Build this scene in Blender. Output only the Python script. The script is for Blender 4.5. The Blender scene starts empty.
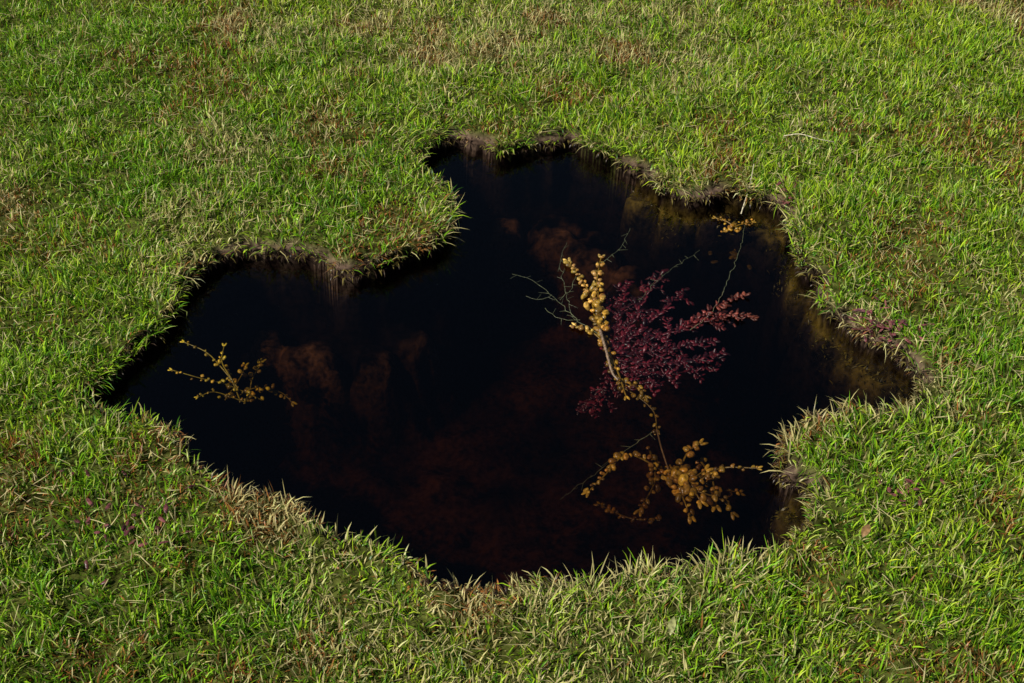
import bpy, math, numpy as np
from mathutils import Vector
rng=np.random.default_rng(7)
scene=bpy.context.scene
# ------------------------------------------------------------ camera
H=1.6; PITCH=math.radians(40); LENS=50.0
cam=bpy.data.cameras.new("camera"); cam.lens=LENS; cam.sensor_width=36; cam.clip_end=2000; cam.clip_start=0.02
co=bpy.data.objects.new("camera",cam); scene.collection.objects.link(co)
co.location=(0,0,H); co.rotation_euler=(math.pi/2-PITCH,0,0); scene.camera=co
cp,sp=math.cos(PITCH),math.sin(PITCH)
def G(px,py,z=0.0):
    """plan position (metres) of a surveyed point lying at height z"""
    a=(px-512)/1024*36/LENS; b=-(py-341.5)/1024*36/LENS
    d=(a,cp+b*sp,-sp+b*cp); t=(z-H)/d[2]
    return np.array([a*t,d[1]*t,z])
WL=-0.035
# ------------------------------------------------------------ noise
_tabs={}
def vn(x,y,scale,seed=0):
    if seed not in _tabs: _tabs[seed]=np.random.default_rng(1000+seed).random((256,256))
    T=_tabs[seed]; x=np.asarray(x)/scale+57.3; y=np.asarray(y)/scale+31.7
    xi=np.floor(x).astype(int); yi=np.floor(y).astype(int); fx=x-xi; fy=y-yi
    fx=fx*fx*(3-2*fx); fy=fy*fy*(3-2*fy)
    a=T[xi%256,yi%256]; b=T[(xi+1)%256,yi%256]; c=T[xi%256,(yi+1)%256]; d=T[(xi+1)%256,(yi+1)%256]
    return (a*(1-fx)+b*fx)*(1-fy)+(c*(1-fx)+d*fx)*fy
def fbm(x,y,s,seed=0,o=3):
    r=0;w=1;t=0
    for i in range(o):
        r=r+w*vn(x,y,s/2**i,seed+i); t+=w; w*=.5
    return r/t
def sstep(a,b,x):
    t=np.clip((x-a)/(b-a),0,1); return t*t*(3-2*t)
# ------------------------------------------------------------ pool outline
OUT=[(412,152),(430,138),(455,134),(480,141),(510,145),(540,137),(565,135),(600,147),(630,160),(655,180),(682,193),(715,191),(750,194),(775,203),
(790,225),(800,250),(815,270),(825,295),(845,315),(875,333),(905,348),(926,364),(924,392),(900,412),(875,412),(850,408),(820,414),(800,426),
(786,446),(778,464),(790,478),(812,488),(820,508),(810,530),(780,544),(740,556),(700,566),(650,573),(600,579),(560,585),(520,589),(480,587),(440,580),
(418,562),(388,547),(350,535),(312,512),(285,499),(240,488),(206,473),(186,448),(170,425),(145,415),(110,411),(84,392),(108,370),(138,345),(160,315),
(172,290),(192,268),(225,252),(260,247),(295,250),(330,262),(352,270),(375,262),(402,252),(430,240),(448,222),(452,204),(440,182),(422,166)]
ctrl=np.array([G(*p)[:2] for p in OUT]); n=len(ctrl); pts=[]
for i in range(n):
    p0,p1,p2,p3=ctrl[i-1],ctrl[i],ctrl[(i+1)%n],ctrl[(i+2)%n]
    for t in (0,.2,.4,.6,.8):
        pts.append(.5*((2*p1)+(-p0+p2)*t+(2*p0-5*p1+4*p2-p3)*t*t+(-p0+3*p1-3*p2+p3)*t**3))
poly=np.array(pts)
X0,X1,Y0,Y1=-1.0,1.0,1.05,2.9; RS=0.005
gx=np.arange(X0,X1+RS/2,RS); gy=np.arange(Y0,Y1+RS/2,RS)
GX,GY=np.meshgrid(gx,gy,indexing='ij')
dmin=np.full(GX.shape,9.0); inside=np.zeros(GX.shape,bool)
for i in range(len(poly)):
    a=poly[i]; b=poly[(i+1)%len(poly)]; e=b-a; L=e@e+1e-12
    t=np.clip(((GX-a[0])*e[0]+(GY-a[1])*e[1])/L,0,1)
    dmin=np.minimum(dmin,(GX-a[0]-t*e[0])**2+(GY-a[1]-t*e[1])**2)
    c=((a[1]>GY)!=(b[1]>GY)); 
    xs=(b[0]-a[0])*(GY-a[1])/((b[1]-a[1]) if abs(b[1]-a[1])>1e-9 else 1e-9)+a[0]
    inside^=(c&(GX<xs))
SD=np.sqrt(dmin)*np.where(inside,1,-1)
SD+= (fbm(GX,GY,.05,3)-.5)*.05
SGX,SGY=np.gradient(SD,RS)
def samp(F,x,y,off=-0.6):
    fx=(x-X0)/RS; fy=(y-Y0)/RS
    ok=(fx>0)&(fx<len(gx)-1.01)&(fy>0)&(fy<len(gy)-1.01)
    fx=np.clip(fx,0,len(gx)-1.01); fy=np.clip(fy,0,len(gy)-1.01)
    i=fx.astype(int); j=fy.astype(int); u=fx-i; v=fy-j
    r=(F[i,j]*(1-u)+F[i+1,j]*u)*(1-v)+(F[i,j+1]*(1-u)+F[i+1,j+1]*u)*v
    return np.where(ok,r,off)
# shallow mossy ledges, sunken peat shelves, and worn muddy lips of the bank
LEDGE=[(645,176,.035),(680,194,.035),(720,194,.04),(768,207,.045),(803,258,.05),(830,305,.06),(870,342,.08),(905,370,.08),(812,505,.055)]
SHELF=[(500,165,.07),(560,165,.09),(600,185,.09),(640,215,.07),(250,272,.06),(310,285,.08),(370,290,.06),(410,275,.05)]
BARE=[(790,200,.05),(860,318,.06),(895,335,.07),(925,355,.05),(800,474,.04),(560,134,.05),(470,134,.05),(240,246,.05),(300,250,.06),(350,262,.04),(640,165,.05),(700,188,.05),(820,280,.05)]
def blob(LST,x,y):
    r=np.zeros_like(x)
    for px,py,s in LST:
        c=G(px,py); r=np.maximum(r,np.exp(-((x-c[0])**2+(y-c[1])**2)/(2*s*s)))
    return r
def ledge(x,y): return blob(LEDGE,x,y)
def shelf(x,y): return sstep(.15,1.0,blob(SHELF,x,y)+(fbm(x,y,.05,33,4)-.5)*.6)
def bare(x,y,s): return sstep(.35,.75,blob(BARE,x,y)+(fbm(x,y,.03,36)-.5)*.5)*sstep(-.035,-.014,s)
def height(x,y):
    s=samp(SD,x,y)
    zo=(fbm(x,y,.9,10)-.5)*.06+(fbm(x,y,.22,14)-.5)*.03+(fbm(x,y,.07,18,2)-.5)*.022
    zo=zo*(.4+.6*sstep(0.0,.12,-s))-.014*bare(x,y,s)
    lw=sstep(.3,.6,ledge(x,y)); sh=shelf(x,y)
    wall=.16-.11*lw
    D=.33-.18*sh
    zi=-wall*sstep(-.004,.010,s)-(D-wall+(fbm(x,y,.4,22)-.5)*.10*(1-sh))*sstep(.012+.008*lw,.08+.015*lw,s)
    rough=(fbm(x,y,.06,26)-.5)*.035*sstep(.02,.06,s)
    return zo*(1-sstep(0,.05,s))+zi+rough
# ------------------------------------------------------------ helpers
def mesh_np(name,V,faces4=None,faces3=None,col=None,smooth=True):
    me=bpy.data.meshes.new(name); V=np.asarray(V,np.float32)
    n4=0 if faces4 is None else len(faces4); n3=0 if faces3 is None else len(faces3)
    me.vertices.add(len(V)); me.vertices.foreach_set("co",V.ravel())
    parts=[]; 
    if n4: parts.append(np.asarray(faces4).ravel())
    if n3: parts.append(np.asarray(faces3).ravel())
    lv=np.concatenate(parts).astype(np.int32); me.loops.add(len(lv)); me.loops.foreach_set("vertex_index",lv)
    tot=np.concatenate([np.full(n4,4),np.full(n3,3)]).astype(np.int32)
    st=np.concatenate([[0],np.cumsum(tot)[:-1]]).astype(np.int32)
    me.polygons.add(n4+n3); me.polygons.foreach_set("loop_start",st)
    try: me.polygons.foreach_set("loop_total",tot)
    except Exception: pass
    me.polygons.foreach_set("use_smooth",np.full(n4+n3,smooth))
    me.update(calc_edges=True)
    if col is not None:
        a=me.attributes.new("Col",'FLOAT_COLOR','POINT'); C=np.ones((len(V),4),np.float32); C[:,:3]=col
        a.data.foreach_set("color",C.ravel())
    ob=bpy.data.objects.new(name,me); scene.collection.objects.link(ob); return ob
def newmat(name):
    m=bpy.data.materials.new(name); m.use_nodes=True; m.node_tree.nodes.clear()
    return m,m.node_tree.nodes,m.node_tree.links
# ------------------------------------------------------------ terrain
def axis(lo,hi,step,far):
    c=np.arange(lo,hi,step); o=[];d=step;p=hi
    while p<far: 
        o.append(p); d*=1.13; p+=d
    o.append(far); q=[];d=step;p=lo-step
    while p>-far:
        q.append(p); d*=1.13; p-=d
    q.append(-far)
    return np.concatenate([q[::-1],c,o])
ax=axis(-.85,.85,.006,400); ay=axis(1.2,2.75,.006,400)
TX,TY=np.meshgrid(ax,ay,indexing='ij'); x=TX.ravel(); y=TY.ravel()
z=height(x,y); s=samp(SD,x,y); lw=ledge(x,y); sh=shelf(x,y)[:,None]
nx,ny=len(ax),len(ay); I=np.arange(nx*ny).reshape(nx,ny)
F=np.stack([I[:-1,:-1],I[1:,:-1],I[1:,1:],I[:-1,1:]],-1).reshape(-1,4)
far=sstep(2.5,6,np.hypot(x,y-1.9))[:,None]
thatch=np.array([.060,.068,.014])*(1-far)+np.array([.12,.19,.018])*far
br_=bare(x,y,s)[:,None]; thatch=thatch*(1-br_)+np.array([.10,.065,.045])*br_*(.4+1.3*fbm(x,y,.02,39)[:,None])
nb=fbm(x,y,.10,40)[:,None]
mud=np.array([.006,.0035,.003])
bot=np.array([.12,.063,.030])*(.1+1.7*nb)
alg=np.array([.055,.036,.006])*(.1+1.5*fbm(x,y,.03,44)[:,None])
inn=sstep(-.010,-.002,s)[:,None]; deep=sstep(.09,.22,s)[:,None]
peat=np.array([.080,.042,.022])*np.clip(fbm(x,y,.045,130,5)[:,None]*4.0-1.4,.03,2)
l2=sstep(.35,.75,lw)[:,None]*sstep(.002,.012,s)[:,None]*(1-sstep(.01,.04,s+(fbm(x,y,.05,47)-.5)*.05))[:,None]
C=thatch*(1-inn)+inn*(mud*(1-deep)+bot*deep)
pk=sh*sstep(.05,.10,s)[:,None]; C=C*(1-pk)+peat*pk
C=C*(1-l2)+alg*l2
ground=mesh_np("ground",np.stack([x,y,z],1),F,None,C)
m,N,Lk=newmat("soil_and_mud")
out=N.new("ShaderNodeOutputMaterial"); b=N.new("ShaderNodeBsdfPrincipled"); at=N.new("ShaderNodeAttribute"); at.attribute_name="Col"
tc=N.new("ShaderNodeNewGeometry"); no=N.new("ShaderNodeTexNoise"); no.inputs["Scale"].default_value=90; no.inputs["Detail"].default_value=6
no2=N.new("ShaderNodeTexNoise"); no2.inputs["Scale"].default_value=22; no2.inputs["Detail"].default_value=5
for q in (no,no2): Lk.new(tc.outputs["Position"],q.inputs["Vector"])
mr=N.new("ShaderNodeMapRange"); mr.inputs["From Min"].default_value=.38; mr.inputs["From Max"].default_value=.64; mr.inputs["To Min"].default_value=.15; mr.inputs["To Max"].default_value=1.9
ad=N.new("ShaderNodeMath"); ad.operation='ADD'; hf=N.new("ShaderNodeMath"); hf.operation='MULTIPLY'; hf.inputs[1].default_value=.5
Lk.new(no.outputs[0],ad.inputs[0]); Lk.new(no2.outputs[0],ad.inputs[1]); Lk.new(ad.outputs[0],hf.inputs[0]); Lk.new(hf.outputs[0],mr.inputs[0])
mx=N.new("ShaderNodeVectorMath"); mx.operation='SCALE'; Lk.new(at.outputs["Color"],mx.inputs[0]); Lk.new(mr.outputs[0],mx.inputs["Scale"])
Lk.new(mx.outputs[0],b.inputs["Base Color"]); b.inputs["Roughness"].default_value=.95; b.inputs["Specular IOR Level"].default_value=0.0
bp=N.new("ShaderNodeBump"); bp.inputs["Strength"].default_value=.8; bp.inputs["Distance"].default_value=.006; Lk.new(no.outputs[0],bp.inputs["Height"]); Lk.new(bp.outputs[0],b.inputs["Normal"])
Lk.new(b.outputs[0],out.inputs[0]); ground.data.materials.append(m)
# ------------------------------------------------------------ water (closed body inside the pit)
import bmesh
def water():
    bm=bmesh.new()
    P=[(-.8,1.25),(.8,1.25),(.8,2.7),(-.8,2.7)]
    top=[bm.verts.new((px,py,WL)) for px,py in P]; bo=[bm.verts.new((px,py,-.5)) for px,py in P]
    bm.faces.new(top); bm.faces.new(bo[::-1])
    for i in range(4): bm.faces.new((top[i-1],bo[i-1],bo[i],top[i]))
    bmesh.ops.recalc_face_normals(bm,faces=bm.faces)
    me=bpy.data.meshes.new("pool_water"); bm.to_mesh(me); ob=bpy.data.objects.new("pool_water",me); scene.collection.objects.link(ob)
    m,N,Lk=newmat("peaty_water"); out=N.new("ShaderNodeOutputMaterial")
    tr=N.new("ShaderNodeBsdfTransparent"); tr.inputs[0].default_value=(.96,.96,.96,1)
    gl=N.new("ShaderNodeBsdfGlossy"); gl.inputs["Roughness"].default_value=.01
    g=N.new("ShaderNodeNewGeometry"); n1=N.new("ShaderNodeTexNoise"); n1.inputs["Scale"].default_value=9; n1.inputs["Detail"].default_value=2
    Lk.new(g.outputs["Position"],n1.inputs["Vector"]); bp=N.new("ShaderNodeBump"); bp.inputs["Strength"].default_value=.08; bp.inputs["Distance"].default_value=.01
    Lk.new(n1.outputs[0],bp.inputs["Height"]); Lk.new(bp.outputs[0],gl.inputs["Normal"])
    lwt=N.new("ShaderNodeLayerWeight"); lwt.inputs["Blend"].default_value=.5; Lk.new(bp.outputs[0],lwt.inputs["Normal"])
    pw=N.new("ShaderNodeMath"); pw.operation='POWER'; pw.inputs[1].default_value=5; Lk.new(lwt.outputs["Facing"],pw.inputs[0])
    ma=N.new("ShaderNodeMath"); ma.operation='MULTIPLY_ADD'; ma.inputs[1].default_value=.98; ma.inputs[2].default_value=.024; Lk.new(pw.outputs[0],ma.inputs[0])
    mi=N.new("ShaderNodeMixShader"); Lk.new(ma.outputs[0],mi.inputs[0]); Lk.new(tr.outputs[0],mi.inputs[1]); Lk.new(gl.outputs[0],mi.inputs[2]); Lk.new(mi.outputs[0],out.inputs["Surface"])
    va=N.new("ShaderNodeVolumeAbsorption"); va.inputs["Color"].default_value=(.50,.36,.22,1); va.inputs["Density"].default_value=8.8
    Lk.new(va.outputs[0],out.inputs["Volume"]); me.materials.append(m)
water()
# ------------------------------------------------------------ grass
def blades(bx,by,bz,phi,th0,curl,L,W,c0,c1,tw):
    n=len(bx); dx,dy=np.cos(phi),np.sin(phi)
    px,py=-dy,dx
    V=np.zeros((n,7,3),np.float32); C=np.zeros((n,7,3),np.float32)
    cx=np.zeros(n);cz=np.zeros(n); th=th0.copy(); k=0
    for i,(wf) in enumerate((.75,1.0,.72,0)):
        a=tw*(1+.25*i); ux=px*np.cos(a)+dx*np.sin(a); uy=py*np.cos(a)+dy*np.sin(a)
        X=bx+dx*cx; Y=by+dy*cx; Z=bz+cz
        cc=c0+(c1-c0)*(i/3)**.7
        if i<3:
            V[:,k,0]=X-ux*W*wf/2;V[:,k,1]=Y-uy*W*wf/2;V[:,k,2]=Z
            V[:,k+1,0]=X+ux*W*wf/2;V[:,k+1,1]=Y+uy*W*wf/2;V[:,k+1,2]=Z
            C[:,k]=cc;C[:,k+1]=cc;k+=2
            cx=cx+np.sin(th)*L/3; cz=cz+np.cos(th)*L/3; th=th+curl
        else:
            V[:,k,0]=X;V[:,k,1]=Y;V[:,k,2]=Z;C[:,k]=cc
    b=np.arange(n)[:,None]*7
    F4=np.concatenate([b+np.array([[0,1,3,2]]),b+np.array([[2,3,5,4]])]); F3=b+np.array([[4,5,6]])
    return V.reshape(-1,3),F4,F3,C.reshape(-1,3)
def indense(bx,by): return (by>.95)&(by<3.5)&(np.abs(bx)<.80+.30*(by-.95))
def make_grass(dens,x0,x1,y0,y1,dense=True,wmul=1.0,lmul=1.0):
    n=int(dens*(x1-x0)*(y1-y0)); bx=rng.uniform(x0,x1,n); by=rng.uniform(y0,y1,n)
    dn=fbm(bx,by,.03,50,2); keep=rng.random(n)<np.clip(.42+2.2*(dn-.3),.28,1)
    keep&= indense(bx,by) if dense else ~indense(bx,by)
    bx,by=bx[keep],by[keep]
    s=samp(SD,bx,by); keep=(s<.006)&(rng.random(len(bx))>.85*bare(bx,by,s))
    bx,by,s=bx[keep],by[keep],s[keep]; n=len(bx); bz=height(bx,by)-.003
    bz=np.where(s>-.004,np.maximum(bz,-.012),bz)
    ang=fbm(bx,by,.045,60,2)*4*math.pi+fbm(bx,by,.6,64,1)*3
    phi=ang+rng.normal(0,1.3,n)
    edge=np.exp(-np.maximum(-s,0)/.025)
    gxx=samp(SGX,bx,by,0);gyy=samp(SGY,bx,by,0)
    vx=np.cos(phi)+gxx*edge*.9; vy=np.sin(phi)+gyy*edge*.9; phi=np.arctan2(vy,vx)
    th0=np.abs(rng.normal(.32,.38,n))+.34*edge; curl=rng.normal(.28,.30,n)+.18*edge
    hv=fbm(bx,by,.08,70,2)
    L=(.012+.026*rng.random(n)**2.3)*(.45+1.1*hv)*(1+.20*edge)*lmul
    W=rng.uniform(.0014,.0031,n)*wmul
    herb=(rng.random(n)<.07); L=np.where(herb,L*.5,L); W=np.where(herb,W*1.9,W)
    g1=np.array([.185,.44,.010]); g2=np.array([.52,.70,.030]); g3=np.array([.06,.20,.008]); straw=np.array([.80,.68,.28]); br=np.array([.34,.13,.035])
    t=np.clip(fbm(bx,by,.45,80,3)*1.5-.32+rng.normal(0,.36,n)+ (by-1.9)*.14+bx*.14,0,1)[:,None]
    c=g1*(1-t)+g2*t; dk=(rng.random(n)<.26)[:,None]; c=np.where(dk,g3,c)
    dry=fbm(bx,by,.25,84,3); pd=.07+.42*sstep(.50,.76,dry)+.28*edge*sstep(-.2,.5,bx)+.08*edge
    u=rng.random(n); isd=(u<pd)[:,None]; isb=((u>pd)&(u<pd+.045+.50*sstep(.50,.72,fbm(bx,by,.16,90,3))))[:,None]
    c=np.where(isd,straw*rng.uniform(.5,1.1,(n,1)),c); c=np.where(isb,br*rng.uniform(.6,1.4,(n,1)),c)
    L=np.where(isb[:,0],L*.75,L)
    c=c*rng.uniform(.5,1.45,(n,1))
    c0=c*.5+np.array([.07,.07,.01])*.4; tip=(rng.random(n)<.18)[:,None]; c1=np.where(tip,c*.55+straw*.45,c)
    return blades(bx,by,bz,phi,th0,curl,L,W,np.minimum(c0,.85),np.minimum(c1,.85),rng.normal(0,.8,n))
def dead_litter(n,x0,x1,y0,y1):
    bx=rng.uniform(x0,x1,n);by=rng.uniform(y0,y1,n);k=samp(SD,bx,by)<-.01;bx,by=bx[k],by[k];n=len(bx)
    bz=height(bx,by)+rng.uniform(.006,.018,n); col=np.array([.64,.54,.26])*rng.uniform(.5,1.25,(n,1))
    return blades(bx,by,bz,rng.uniform(0,6.28,n),rng.uniform(1.3,1.7,n),rng.normal(0,.12,n),rng.uniform(.012,.045,n),rng.uniform(.0008,.002,n),col,col*.9,rng.normal(0,.4,n))
def fringe():
    M=9000
    i=rng.integers(0,len(poly),M); a=poly[i]; b=poly[(i+1)%len(poly)]; t=rng.random((M,1)); p=a*(1-t)+b*t
    p=p+rng.normal(0,.014,p.shape); bx,by=p[:,0],p[:,1]; s=samp(SD,bx,by); k=(s>-.008)&(s<.004); bx,by,s=bx[k],by[k],s[k]; n=len(bx)
    phi=np.arctan2(samp(SGY,bx,by,0),samp(SGX,bx,by,0))+rng.normal(0,.6,n)
    col=np.where(rng.random((n,1))<.4,np.array([.22,.17,.04]),np.array([.06,.035,.02]))*rng.uniform(.5,1.5,(n,1))
    return blades(bx,by,np.clip(height(bx,by)+.002,-.02,0.01),phi,rng.uniform(.8,1.6,n),rng.uniform(.4,.8,n),rng.uniform(.008,.022,n),rng.uniform(.0016,.0035,n),col,col*.8,rng.normal(0,.5,n))
def algae():
    M=90000
    bx=rng.uniform(-.8,.85,M);by=rng.uniform(1.25,2.7,M);s=samp(SD,bx,by);lw=sstep(.3,.6,ledge(bx,by))
    k=(s>.004)&(s<.012+.030*lw)&(rng.random(M)<(.25+.75*lw)*np.clip(fbm(bx,by,.04,120)*2.2-.5,0,1)); bx,by,s,lw=bx[k],by[k],s[k],lw[k]; n=len(bx)
    bz=height(bx,by)-.002
    c=(np.array([.13,.095,.012])*lw[:,None]+np.array([.05,.03,.015])*(1-lw[:,None]))*rng.uniform(.15,1.4,(n,1))
    return blades(bx,by,bz,rng.uniform(0,6.28,n),rng.uniform(.2,1.3,n),rng.normal(.3,.3,n),rng.uniform(.005,.014,n),rng.uniform(.0015,.004,n),c*.7,c,rng.normal(0,.8,n))
v,f4,f3,c=algae(); alg_ob=mesh_np("submerged_algae",v,f4,f3,c)
parts=[make_grass(90000,-1.6,1.6,.95,3.5),
       make_grass(5200,-5,5,-1.5,8,dense=False,wmul=2.0,lmul=1.25),
       dead_litter(10000,-1.6,1.6,.95,3.5),fringe()]
V=[];F4=[];F3=[];C=[];o=0
for v,f4,f3,c in parts:
    V.append(v);F4.append(f4+o);F3.append(f3+o);C.append(c);o+=len(v)
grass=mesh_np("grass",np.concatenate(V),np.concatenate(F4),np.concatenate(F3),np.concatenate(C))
m,N,Lk=newmat("grass_blade"); out=N.new("ShaderNodeOutputMaterial"); b=N.new("ShaderNodeBsdfPrincipled"); at=N.new("ShaderNodeAttribute"); at.attribute_name="Col"
Lk.new(at.outputs["Color"],b.inputs["Base Color"]); b.inputs["Roughness"].default_value=.40; b.inputs["Specular IOR Level"].default_value=.3
tl=N.new("ShaderNodeBsdfTranslucent"); Lk.new(at.outputs["Color"],tl.inputs[0]); mi=N.new("ShaderNodeMixShader"); mi.inputs[0].default_value=.28
Lk.new(b.outputs[0],mi.inputs[1]);Lk.new(tl.outputs[0],mi.inputs[2]);Lk.new(mi.outputs[0],out.inputs[0]); grass.data.materials.append(m); alg_ob.data.materials.append(m)
# ------------------------------------------------------------ seaweed builders
class MB:
    def __init__(s): s.V=[];s.F4=[];s.C=[];s.o=0
    def grid(s,P,col,closed=True):
        a,b=P.shape[:2]; s.V.append(P.reshape(-1,3)); 
        c=np.broadcast_to(col,(a*b,3)) if np.ndim(col)==1 else col.reshape(-1,3); s.C.append(c)
        I=np.arange(a*b).reshape(a,b); J=np.roll(I,-1,1) if closed else None
        if closed: f=np.stack([I[:-1],J[:-1],J[1:],I[1:]],-1).reshape(-1,4)
        else: f=np.stack([I[:-1,:-1],I[:-1,1:],I[1:,1:],I[1:,:-1]],-1).reshape(-1,4)
        s.F4.append(f+s.o); s.o+=a*b
    def pod(s,c,d,length,r,col,flat=.75,lump=.12):
        d=np.array(d,float); d/=np.linalg.norm(d)+1e-9; up=np.array([0,0,1.]); 
        if abs(d[2])>.9: up=np.array([0,1.,0])
        u=np.cross(up,d);u/=np.linalg.norm(u);v=np.cross(d,u)
        t=np.linspace(.04,math.pi-.04,7)[:,None]; a=np.linspace(0,2*math.pi,9)[:-1][None]
        ph=rng.uniform(0,6); rr=r*np.sin(t)**.85*(1+lump*np.sin(3*a+ph)*np.sin(2*t)+lump*.7*np.cos(t*3+ph))
        P=c+(-np.cos(t)*length/2)[...,None]*d+(rr*np.cos(a))[...,None]*u+(rr*np.sin(a)*flat)[...,None]*v
        s.grid(P,np.array(col)*rng.uniform(.7,1.3))
    def tube(s,path,r0,r1,col,flat=1,sides=6):
        path=np.array(path); k=len(path); T=np.gradient(path,axis=0); T/=np.linalg.norm(T,axis=1,keepdims=True)+1e-9
        up=np.array([0,0,1.]); U=np.cross(up,T);U/=np.linalg.norm(U,axis=1,keepdims=True)+1e-9;W=np.cross(T,U)
        a=np.linspace(0,2*math.pi,sides+1)[:-1]; r=np.linspace(r0,r1,k)[:,None,None]
        P=path[:,None]+r*(np.cos(a)[None,:,None]*U[:,None]+flat*np.sin(a)[None,:,None]*W[:,None]); s.grid(P,np.array(col))
    def build(s,name,mat):
        ob=mesh_np(name,np.concatenate(s.V),np.concatenate(s.F4),None,np.concatenate(s.C)); ob.data.materials.append(mat); return ob
def spline(P,step):
    P=np.array(P,float); Q=np.concatenate([[2*P[0]-P[1]],P,[2*P[-1]-P[-2]]]); o=[]
    for i in range(1,len(Q)-2):
        p0,p1,p2,p3=Q[i-1:i+3]
        for t in np.linspace(0,1,12,endpoint=False):
            o.append(.5*((2*p1)+(-p0+p2)*t+(2*p0-5*p1+4*p2-p3)*t*t+(-p0+3*p1-3*p2+p3)*t**3))
    o.append(P[-1]); o=np.array(o); d=np.concatenate([[0],np.cumsum(np.linalg.norm(np.diff(o,axis=0),axis=1))])
    k=max(3,int(d[-1]/step)+1); u=np.linspace(0,d[-1],k); return np.stack([np.interp(u,d,o[:,i]) for i in range(3)],1)
def weedmat(name,rough,trans):
    m,N,Lk=newmat(name); out=N.new("ShaderNodeOutputMaterial"); b=N.new("ShaderNodeBsdfPrincipled"); at=N.new("ShaderNodeAttribute"); at.attribute_name="Col"
    no=N.new("ShaderNodeTexNoise"); no.inputs["Scale"].default_value=160; g=N.new("ShaderNodeNewGeometry"); Lk.new(g.outputs["Position"],no.inputs["Vector"])
    mr=N.new("ShaderNodeMapRange"); mr.inputs["From Min"].default_value=.3; mr.inputs["From Max"].default_value=.7; mr.inputs["To Min"].default_value=.35; mr.inputs["To Max"].default_value=1.35; Lk.new(no.outputs[0],mr.inputs[0])
    v=N.new("ShaderNodeVectorMath"); v.operation='SCALE'; Lk.new(at.outputs["Color"],v.inputs[0]); Lk.new(mr.outputs[0],v.inputs["Scale"])
    Lk.new(v.outputs[0],b.inputs["Base Color"]); b.inputs["Roughness"].default_value=rough; b.inputs["Specular IOR Level"].default_value=.35
    bp=N.new("ShaderNodeBump"); bp.inputs["Strength"].default_value=.5; bp.inputs["Distance"].default_value=.002; Lk.new(no.outputs[0],bp.inputs["Height"]); Lk.new(bp.outputs[0],b.inputs["Normal"])
    tl=N.new("ShaderNodeBsdfTranslucent"); Lk.new(v.outputs[0],tl.inputs[0]); mi=N.new("ShaderNodeMixShader"); mi.inputs[0].default_value=trans
    Lk.new(b.outputs[0],mi.inputs[1]);Lk.new(tl.outputs[0],mi.inputs[2]);Lk.new(mi.outputs[0],out.inputs[0]); return m
wet=weedmat("wet_weed",.3,.2)
def q(px,py,dz=0): return G(px,py,WL+dz)
def wrack(mb,path,size,col,step=None,strap=.0022,dens=.85,paired=True,col2=None):
    """strap with paired oval air bladders and a forked tip"""
    col=np.array(col); P=spline(path,step or size*.85); k=len(P)
    mb.tube(spline(path,.006),strap,strap*.6,col*.45,flat=.5); cc=col
    for i in range(k):
        T=P[min(i+1,k-1)]-P[max(i-1,0)]; T/=np.linalg.norm(T)+1e-9; S=np.cross([0,0,1.],T); S/=np.linalg.norm(S)+1e-9
        f=i/(k-1)
        cc=col if col2 is None else col*(1-f)+np.array(col2)*f
        for sg in ((-1,1) if paired else (rng.choice([-1,1]),)):
            if rng.random()>dens: continue
            sz=size*(.75+.4*math.sin(math.pi*min(1,f+.15)))*rng.uniform(.6,1.3)
            d=T*rng.uniform(.2,1)+S*sg*rng.uniform(.3,1)+np.array([0,0,rng.normal(0,.4)])
            c=P[i]+S*sg*sz*rng.uniform(.3,.65)+T*rng.normal(0,sz*.3)+np.array([0,0,rng.normal(0,.0025)])
            mb.pod(c,d,sz*1.1,sz*.42,cc*rng.uniform(.3,1.3)*np.array([1,rng.uniform(.75,1.05),rng.uniform(.6,1.1)]),lump=.2)
    T=P[-1]-P[-2]; T/=np.linalg.norm(T)+1e-9; S=np.cross([0,0,1.],T)
    for sg in (-1,1): mb.pod(P[-1]+T*size*.5+S*sg*size*.3,T+S*sg*.4,size*1.2,size*.26,cc*1.1,flat=.5)
YEL=(.48,.27,.03); OCH=(.30,.17,.02); PALE=(.62,.40,.10)
# main yellow wrack
mb=MB()
wrack(mb,[q(607,345,-.012),q(596,318,-.002),q(588,290,.003),q(569,262,.006)],.0125,YEL,col2=PALE,dens=.97)
wrack(mb,[q(603,325,-.004),q(599,300,.002),q(597,280,.003),q(601,258,.004)],.0115,YEL,col2=PALE,dens=.97)
wrack(mb,[q(604,342,-.005),q(592,332,0),q(576,326,.003)],.010,YEL,col2=PALE)
wrack(mb,[q(607,340,-.014),q(611,360,-.018),q(622,385,-.026),q(640,398,-.034),q(654,412,-.042),q(657,430,-.052)],.0095,OCH,dens=.65)
wrack(mb,[q(609,352,-.006),q(618,372,-.010),q(626,396,-.020)],.0085,YEL,dens=.5)
wrack(mb,[q(622,385,-.022),q(634,384,-.020),q(646,396,-.024)],.009,OCH,dens=.7)
mb.tube(spline([q(600,330,.001),q(606,350,.002),q(612,372,-.001),q(618,380,-.006)],.005),.0028,.002,(.30,.20,.13))
mb.build("bladder_wrack",wet)
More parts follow.
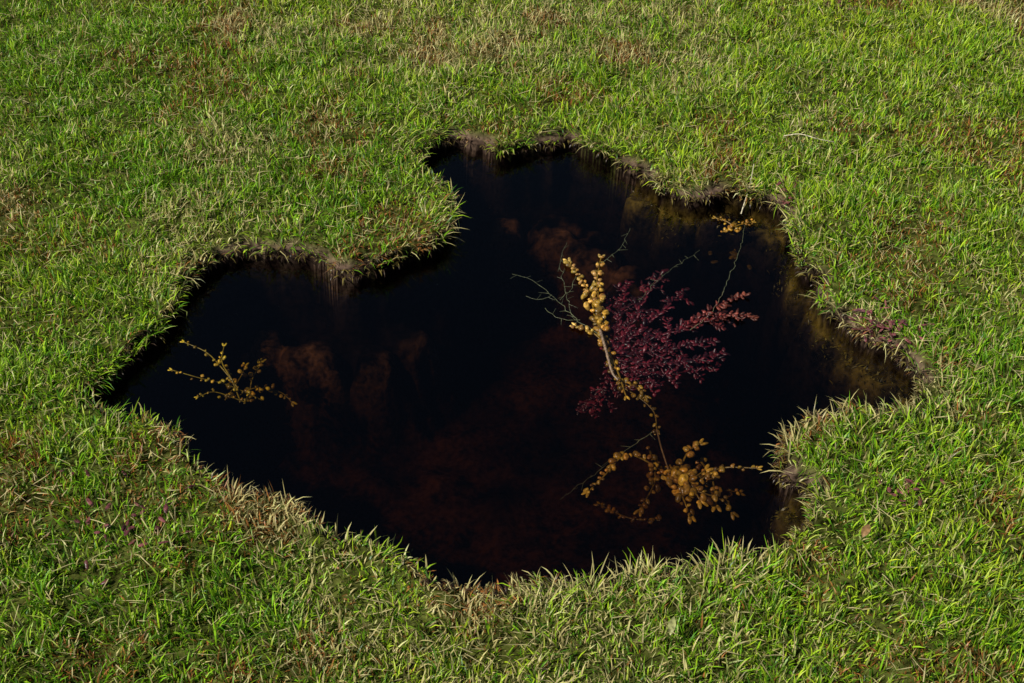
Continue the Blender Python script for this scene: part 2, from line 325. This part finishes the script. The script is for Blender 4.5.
# lower right cluster
mb=MB(); D=-.038
wrack(mb,[q(668,480,-.04+D),q(648,462,-.02+D),q(625,455,-.012+D),q(606,474,-.014+D),q(588,492,-.018+D)],.0105,YEL,dens=.75)
wrack(mb,[q(672,488,-.03+D),q(680,470,-.015+D),q(688,452,-.008+D),q(700,444,-.006+D)],.0125,YEL)
wrack(mb,[q(680,492,-.03+D),q(700,480,-.014+D),q(722,468,-.02),q(757,468,-.004)],.0085,OCH,dens=.5)
wrack(mb,[q(678,485,-.03+D),q(700,492,-.016+D),q(722,500,-.02+D),q(732,512,-.03+D)],.0125,OCH)
wrack(mb,[q(672,470,-.03+D),q(690,478,-.014+D),q(706,470,-.012+D)],.0135,YEL)
wrack(mb,[q(670,465,-.04+D),q(684,500,-.03+D),q(690,515,-.04+D)],.0135,YEL)
wrack(mb,[q(682,470,-.02+D),q(692,486,-.014+D),q(700,500,-.02+D)],.0145,YEL,dens=.9)
wrack(mb,[q(700,460,-.03+D),q(712,478,-.024+D),q(716,505,-.03+D)],.0135,OCH,dens=.9)
wrack(mb,[q(650,450,-.05+D),q(655,480,-.06+D),q(640,510,-.07+D)],.012,OCH,dens=.6)
wrack(mb,[q(690,478,-.05+D),q(716,488,-.05+D),q(738,492,-.06+D)],.012,OCH,dens=.7)
wrack(mb,[q(660,520,-.12),q(630,518,-.13),q(600,505,-.14)],.010,OCH,dens=.6)
mb.tube(spline([q(657,430,-.045),q(662,450,-.055),q(672,480,-.075)],.006),.0016,.0016,(.15,.08,.03))
mb.build("bladder_wrack",wet)
# left sprig
mb=MB()
YL=(.48,.32,.02)
for pth,sz,dn in [([q(262,400,-.05),q(228,385,-.02),q(200,378,-.008),q(172,370,-.001)],.0065,.35),
              ([q(238,388,-.03),q(222,368,-.012),q(206,352,-.004),q(184,342,0)],.0065,.4),
              ([q(240,400,-.04),q(232,380,-.015),q(222,362,-.006),q(224,346,-.003)],.0075,.5),
              ([q(245,402,-.04),q(215,392,-.02),q(198,397,-.015)],.006,.4),
              ([q(250,398,-.08),q(252,380,-.065),q(262,362,-.065)],.0095,.7),
              ([q(235,398,-.08),q(255,388,-.07),q(280,392,-.09),q(292,402,-.10)],.0095,.6),
              ([q(225,400,-.07),q(240,378,-.06),q(245,366,-.06)],.0095,.7)]:
    wrack(mb,pth,sz,YL,dens=dn,strap=.0014,step=.009)
mb.build("bladder_wrack",wet)
# small leafy sprig near far bank
mb=MB()
wrack(mb,[q(722,232,-.006),q(735,226,.002),q(752,222,.004)],.0075,YEL,dens=.7,strap=.002)
wrack(mb,[q(738,230,-.003),q(728,222,.003),q(716,218,.004)],.0075,YEL,dens=.7)
for k in range(30):
    a=rng.uniform(0,6.28); mb.pod(q(745+rng.normal(0,18),250+rng.normal(0,12),-.08),(math.cos(a),math.sin(a),0),.016,.005,np.array(OCH)*.35,flat=.3)
mb.build("bladder_wrack",wet)
# ------------------------------------------------------------ red seaweed
mb=MB(); RED=np.array([.072,.005,.009]); RTIP=np.array([.19,.05,.028])
def red(path,size,c0=RED,c1=RED,lvl=0,dens=.8):
    P=spline(path,size*.66); k=len(P); mb.tube(spline(path,.006),.0018,.0008,c0*.6)
    for i in range(k):
        f=i/(k-1); T=P[min(i+1,k-1)]-P[max(i-1,0)]; T/=np.linalg.norm(T)+1e-9; S=np.cross([0,0,1.],T); S/=np.linalg.norm(S)+1e-9
        c=c0*(1-f)+c1*f
        for sg in (-1,1):
            if rng.random()>dens: continue
            d=T*rng.uniform(.3,1)+S*sg*rng.uniform(.3,1.1)+np.array([0,0,rng.normal(.1,.3)])
            d/=np.linalg.norm(d); L=size*rng.uniform(.6,1.6)
            mb.pod(P[i]+d*L*.5,d,L,size*rng.uniform(.2,.38),c*rng.uniform(.2,1.8),flat=.5,lump=.3)
            if lvl==0 and i%4==1 and .12<f<.95:
                L2=size*rng.uniform(2.0,4.2)*(1.15-f*.5); e=P[i]+d*L2; e[2]=P[i][2]+rng.normal(-.006,.005)
                red([P[i],(P[i]+e)/2+S*sg*.002,e],size*.85,c,c,1,dens)
for pth in [[(612,350,-.014),(618,320,-.012),(624,298,-.014),(628,282,-.018)],
            [(614,350,-.014),(634,318,-.010),(648,292,-.012),(664,270,-.018)],
            [(616,350,-.012),(645,325,-.008),(668,305,-.012),(684,290,-.018)],
            [(614,354,-.009),(645,342,-.006),(672,330,-.004),(690,322,-.004)],
            [(616,356,-.01),(650,352,-.006),(684,346,-.005),(714,341,-.008)],
            [(616,360,-.01),(652,364,-.006),(690,360,-.004),(724,352,-.008)],
            [(616,362,-.012),(650,374,-.01),(684,372,-.014),(716,366,-.02)],
            [(614,364,-.012),(636,380,-.018),(660,384,-.025)],
            [(610,360,-.02),(604,385,-.035),(592,405,-.05)],
            [(606,350,-.02),(604,320,-.022),(606,296,-.025)],
            [(612,365,-.03),(606,395,-.05),(585,412,-.06)]]:
    red([q(*p) for p in pth],.0105)
red([q(675,334,-.003),q(698,318,.002),q(720,304,.003),q(744,296,.002)],.0095,RED*1.2,RTIP)
red([q(690,326,-.003),q(715,318,.002),q(735,314,.003),q(754,318,.001)],.0095,RED*1.2,RTIP)
mb.build("red_seaweed",weedmat("red_weed",.38,.15))
# ------------------------------------------------------------ fine pondweed filaments
mb=MB(); PG=(.16,.17,.09)
def fil(path,r=.0007,col=PG,jit=.006,side=True):
    P=spline(path,.01); P[1:-1,:2]+=rng.normal(0,jit*.25,(len(P)-2,2)); mb.tube(P,r,r*.5,col,sides=4)
    if side:
        for i in range(1,len(P)-1,2):
            a=rng.uniform(0,6.28); e=P[i]+np.array([math.cos(a),math.sin(a),0])*rng.uniform(.008,.02); mb.tube(spline([P[i],e],.006),r*.7,r*.3,col,sides=4)
fil([q(600,335,.001),q(572,315,.001),q(552,295,-.002),q(532,280,-.003),q(512,274,.001)])
fil([q(572,315,0),q(565,290,-.002),q(560,262,-.003),q(567,242,-.003)])
fil([q(552,295,0),q(540,300,-.001),q(526,296,-.002)])
fil([q(560,300,0),q(572,286,0),q(578,272,0)])
fil([q(580,320,.001),q(560,318,.001),q(545,308,0)])
fil([q(603,262,.002),q(618,250,0),q(630,228,-.004)])
fil([q(640,300,-.003),q(668,272,-.006),q(700,250,-.01)])
fil([q(722,295,-.002),q(732,270,.001),q(741,245,.001),q(745,225,.004)],.0007,side=False)
fil([q(690,330,.003),q(712,312,.004),q(724,290,.003)],.0007,(.3,.26,.14),side=False)
fil([q(655,430,-.05),q(600,470,-.09),q(560,500,-.12)],.001)
mb.build("pondweed",wet)
mb=MB(); ST=(.7,.62,.42)
a=q(741,214,0); bq=G(754,164,.03); mb.tube(spline([a,(a+bq)/2+np.array([.003,0,.004]),bq],.008),.0014,.0009,ST,sides=5)
mb.build("dry_grass_stalk",wet)
mb=MB()
mb.tube(spline([G(784,136,.032),G(800,134,.037),G(818,139,.034),G(834,142,.028)],.01),.0014,.0009,ST,sides=5); mb.build("dry_grass_stalk",wet)
def leaf(px,py,L,W,ang,col,name="fallen_leaf",z=.026,tilt=.25):
    c=G(px,py,z); mb=MB(); t=np.linspace(0,1,9); w=np.sin(np.pi*t**.8)*W/2+.0004; d=np.array([math.cos(ang),math.sin(ang),tilt]); u=np.array([-math.sin(ang),math.cos(ang),0])
    P=np.stack([c+(t[:,None]-.5)*L*d+k*w[:,None]*u+np.array([0,0,1])*(abs(k)*w[:,None]*.35+np.sin(t*3)[:,None]*.003) for k in (-1,-.5,0,.5,1)],1)
    mb.grid(P,np.array(col),closed=False); mb.build(name,wet)
leaf(672,626,.028,.010,1.3,(.36,.36,.14)); leaf(866,531,.024,.012,1.0,(.30,.17,.07))
leaf(792,196,.03,.016,1.4,(.14,.06,.04),z=.0); leaf(860,312,.028,.01,-.6,(.2,.08,.09),z=.0)
mb=MB()
for k in range(210):
    if k<110: cx,cy=rng.normal(878,26),rng.normal(328,9)
    elif k<130: cx,cy=rng.normal(790,6),rng.normal(190,10)
    elif k<150: cx,cy=rng.normal(838,12),rng.normal(4,3)
    elif k<175: cx,cy=rng.normal(905,14),rng.normal(490,9)
    else: cx,cy=rng.normal(125,30),rng.normal(520,25)
    p=G(cx,cy,0); ss=samp(SD,np.array([p[0]]),np.array([p[1]]))[0]
    if ss>0.0: continue
    p[2]=height(np.array([p[0]]),np.array([p[1]]))[0]+rng.uniform(.004,.016)
    a=rng.uniform(0,6.28); mb.pod(p,(math.cos(a),math.sin(a),rng.normal(0,.3)),rng.uniform(.008,.018),rng.uniform(.002,.004),np.array([.19,.06,.06])*rng.uniform(.6,1.6),flat=.25)
mb.build("leaf_litter",wet)
# ------------------------------------------------------------ light
S=Vector((-.80,-.42,0)).normalized(); EL=math.radians(46); S=Vector((S.x*math.cos(EL),S.y*math.cos(EL),math.sin(EL)))
sun=bpy.data.lights.new("sun",'SUN'); sun.energy=5.0; sun.angle=math.radians(.5); sun.color=(1,.97,.88)
so=bpy.data.objects.new("sun",sun); so.rotation_euler=S.to_track_quat('Z','Y').to_euler(); scene.collection.objects.link(so)
w=bpy.data.worlds.new("World"); scene.world=w; w.use_nodes=True; nt=w.node_tree
sk=nt.nodes.new("ShaderNodeTexSky"); sk.sky_type='NISHITA'; sk.sun_disc=False; sk.sun_elevation=EL; sk.sun_rotation=math.atan2(S.x,S.y)
bg=nt.nodes["Background"]; bg.inputs[1].default_value=.06; nt.links.new(sk.outputs[0],bg.inputs[0])
scene.view_settings.view_transform='Standard'; scene.view_settings.look='None'; scene.view_settings.exposure=0
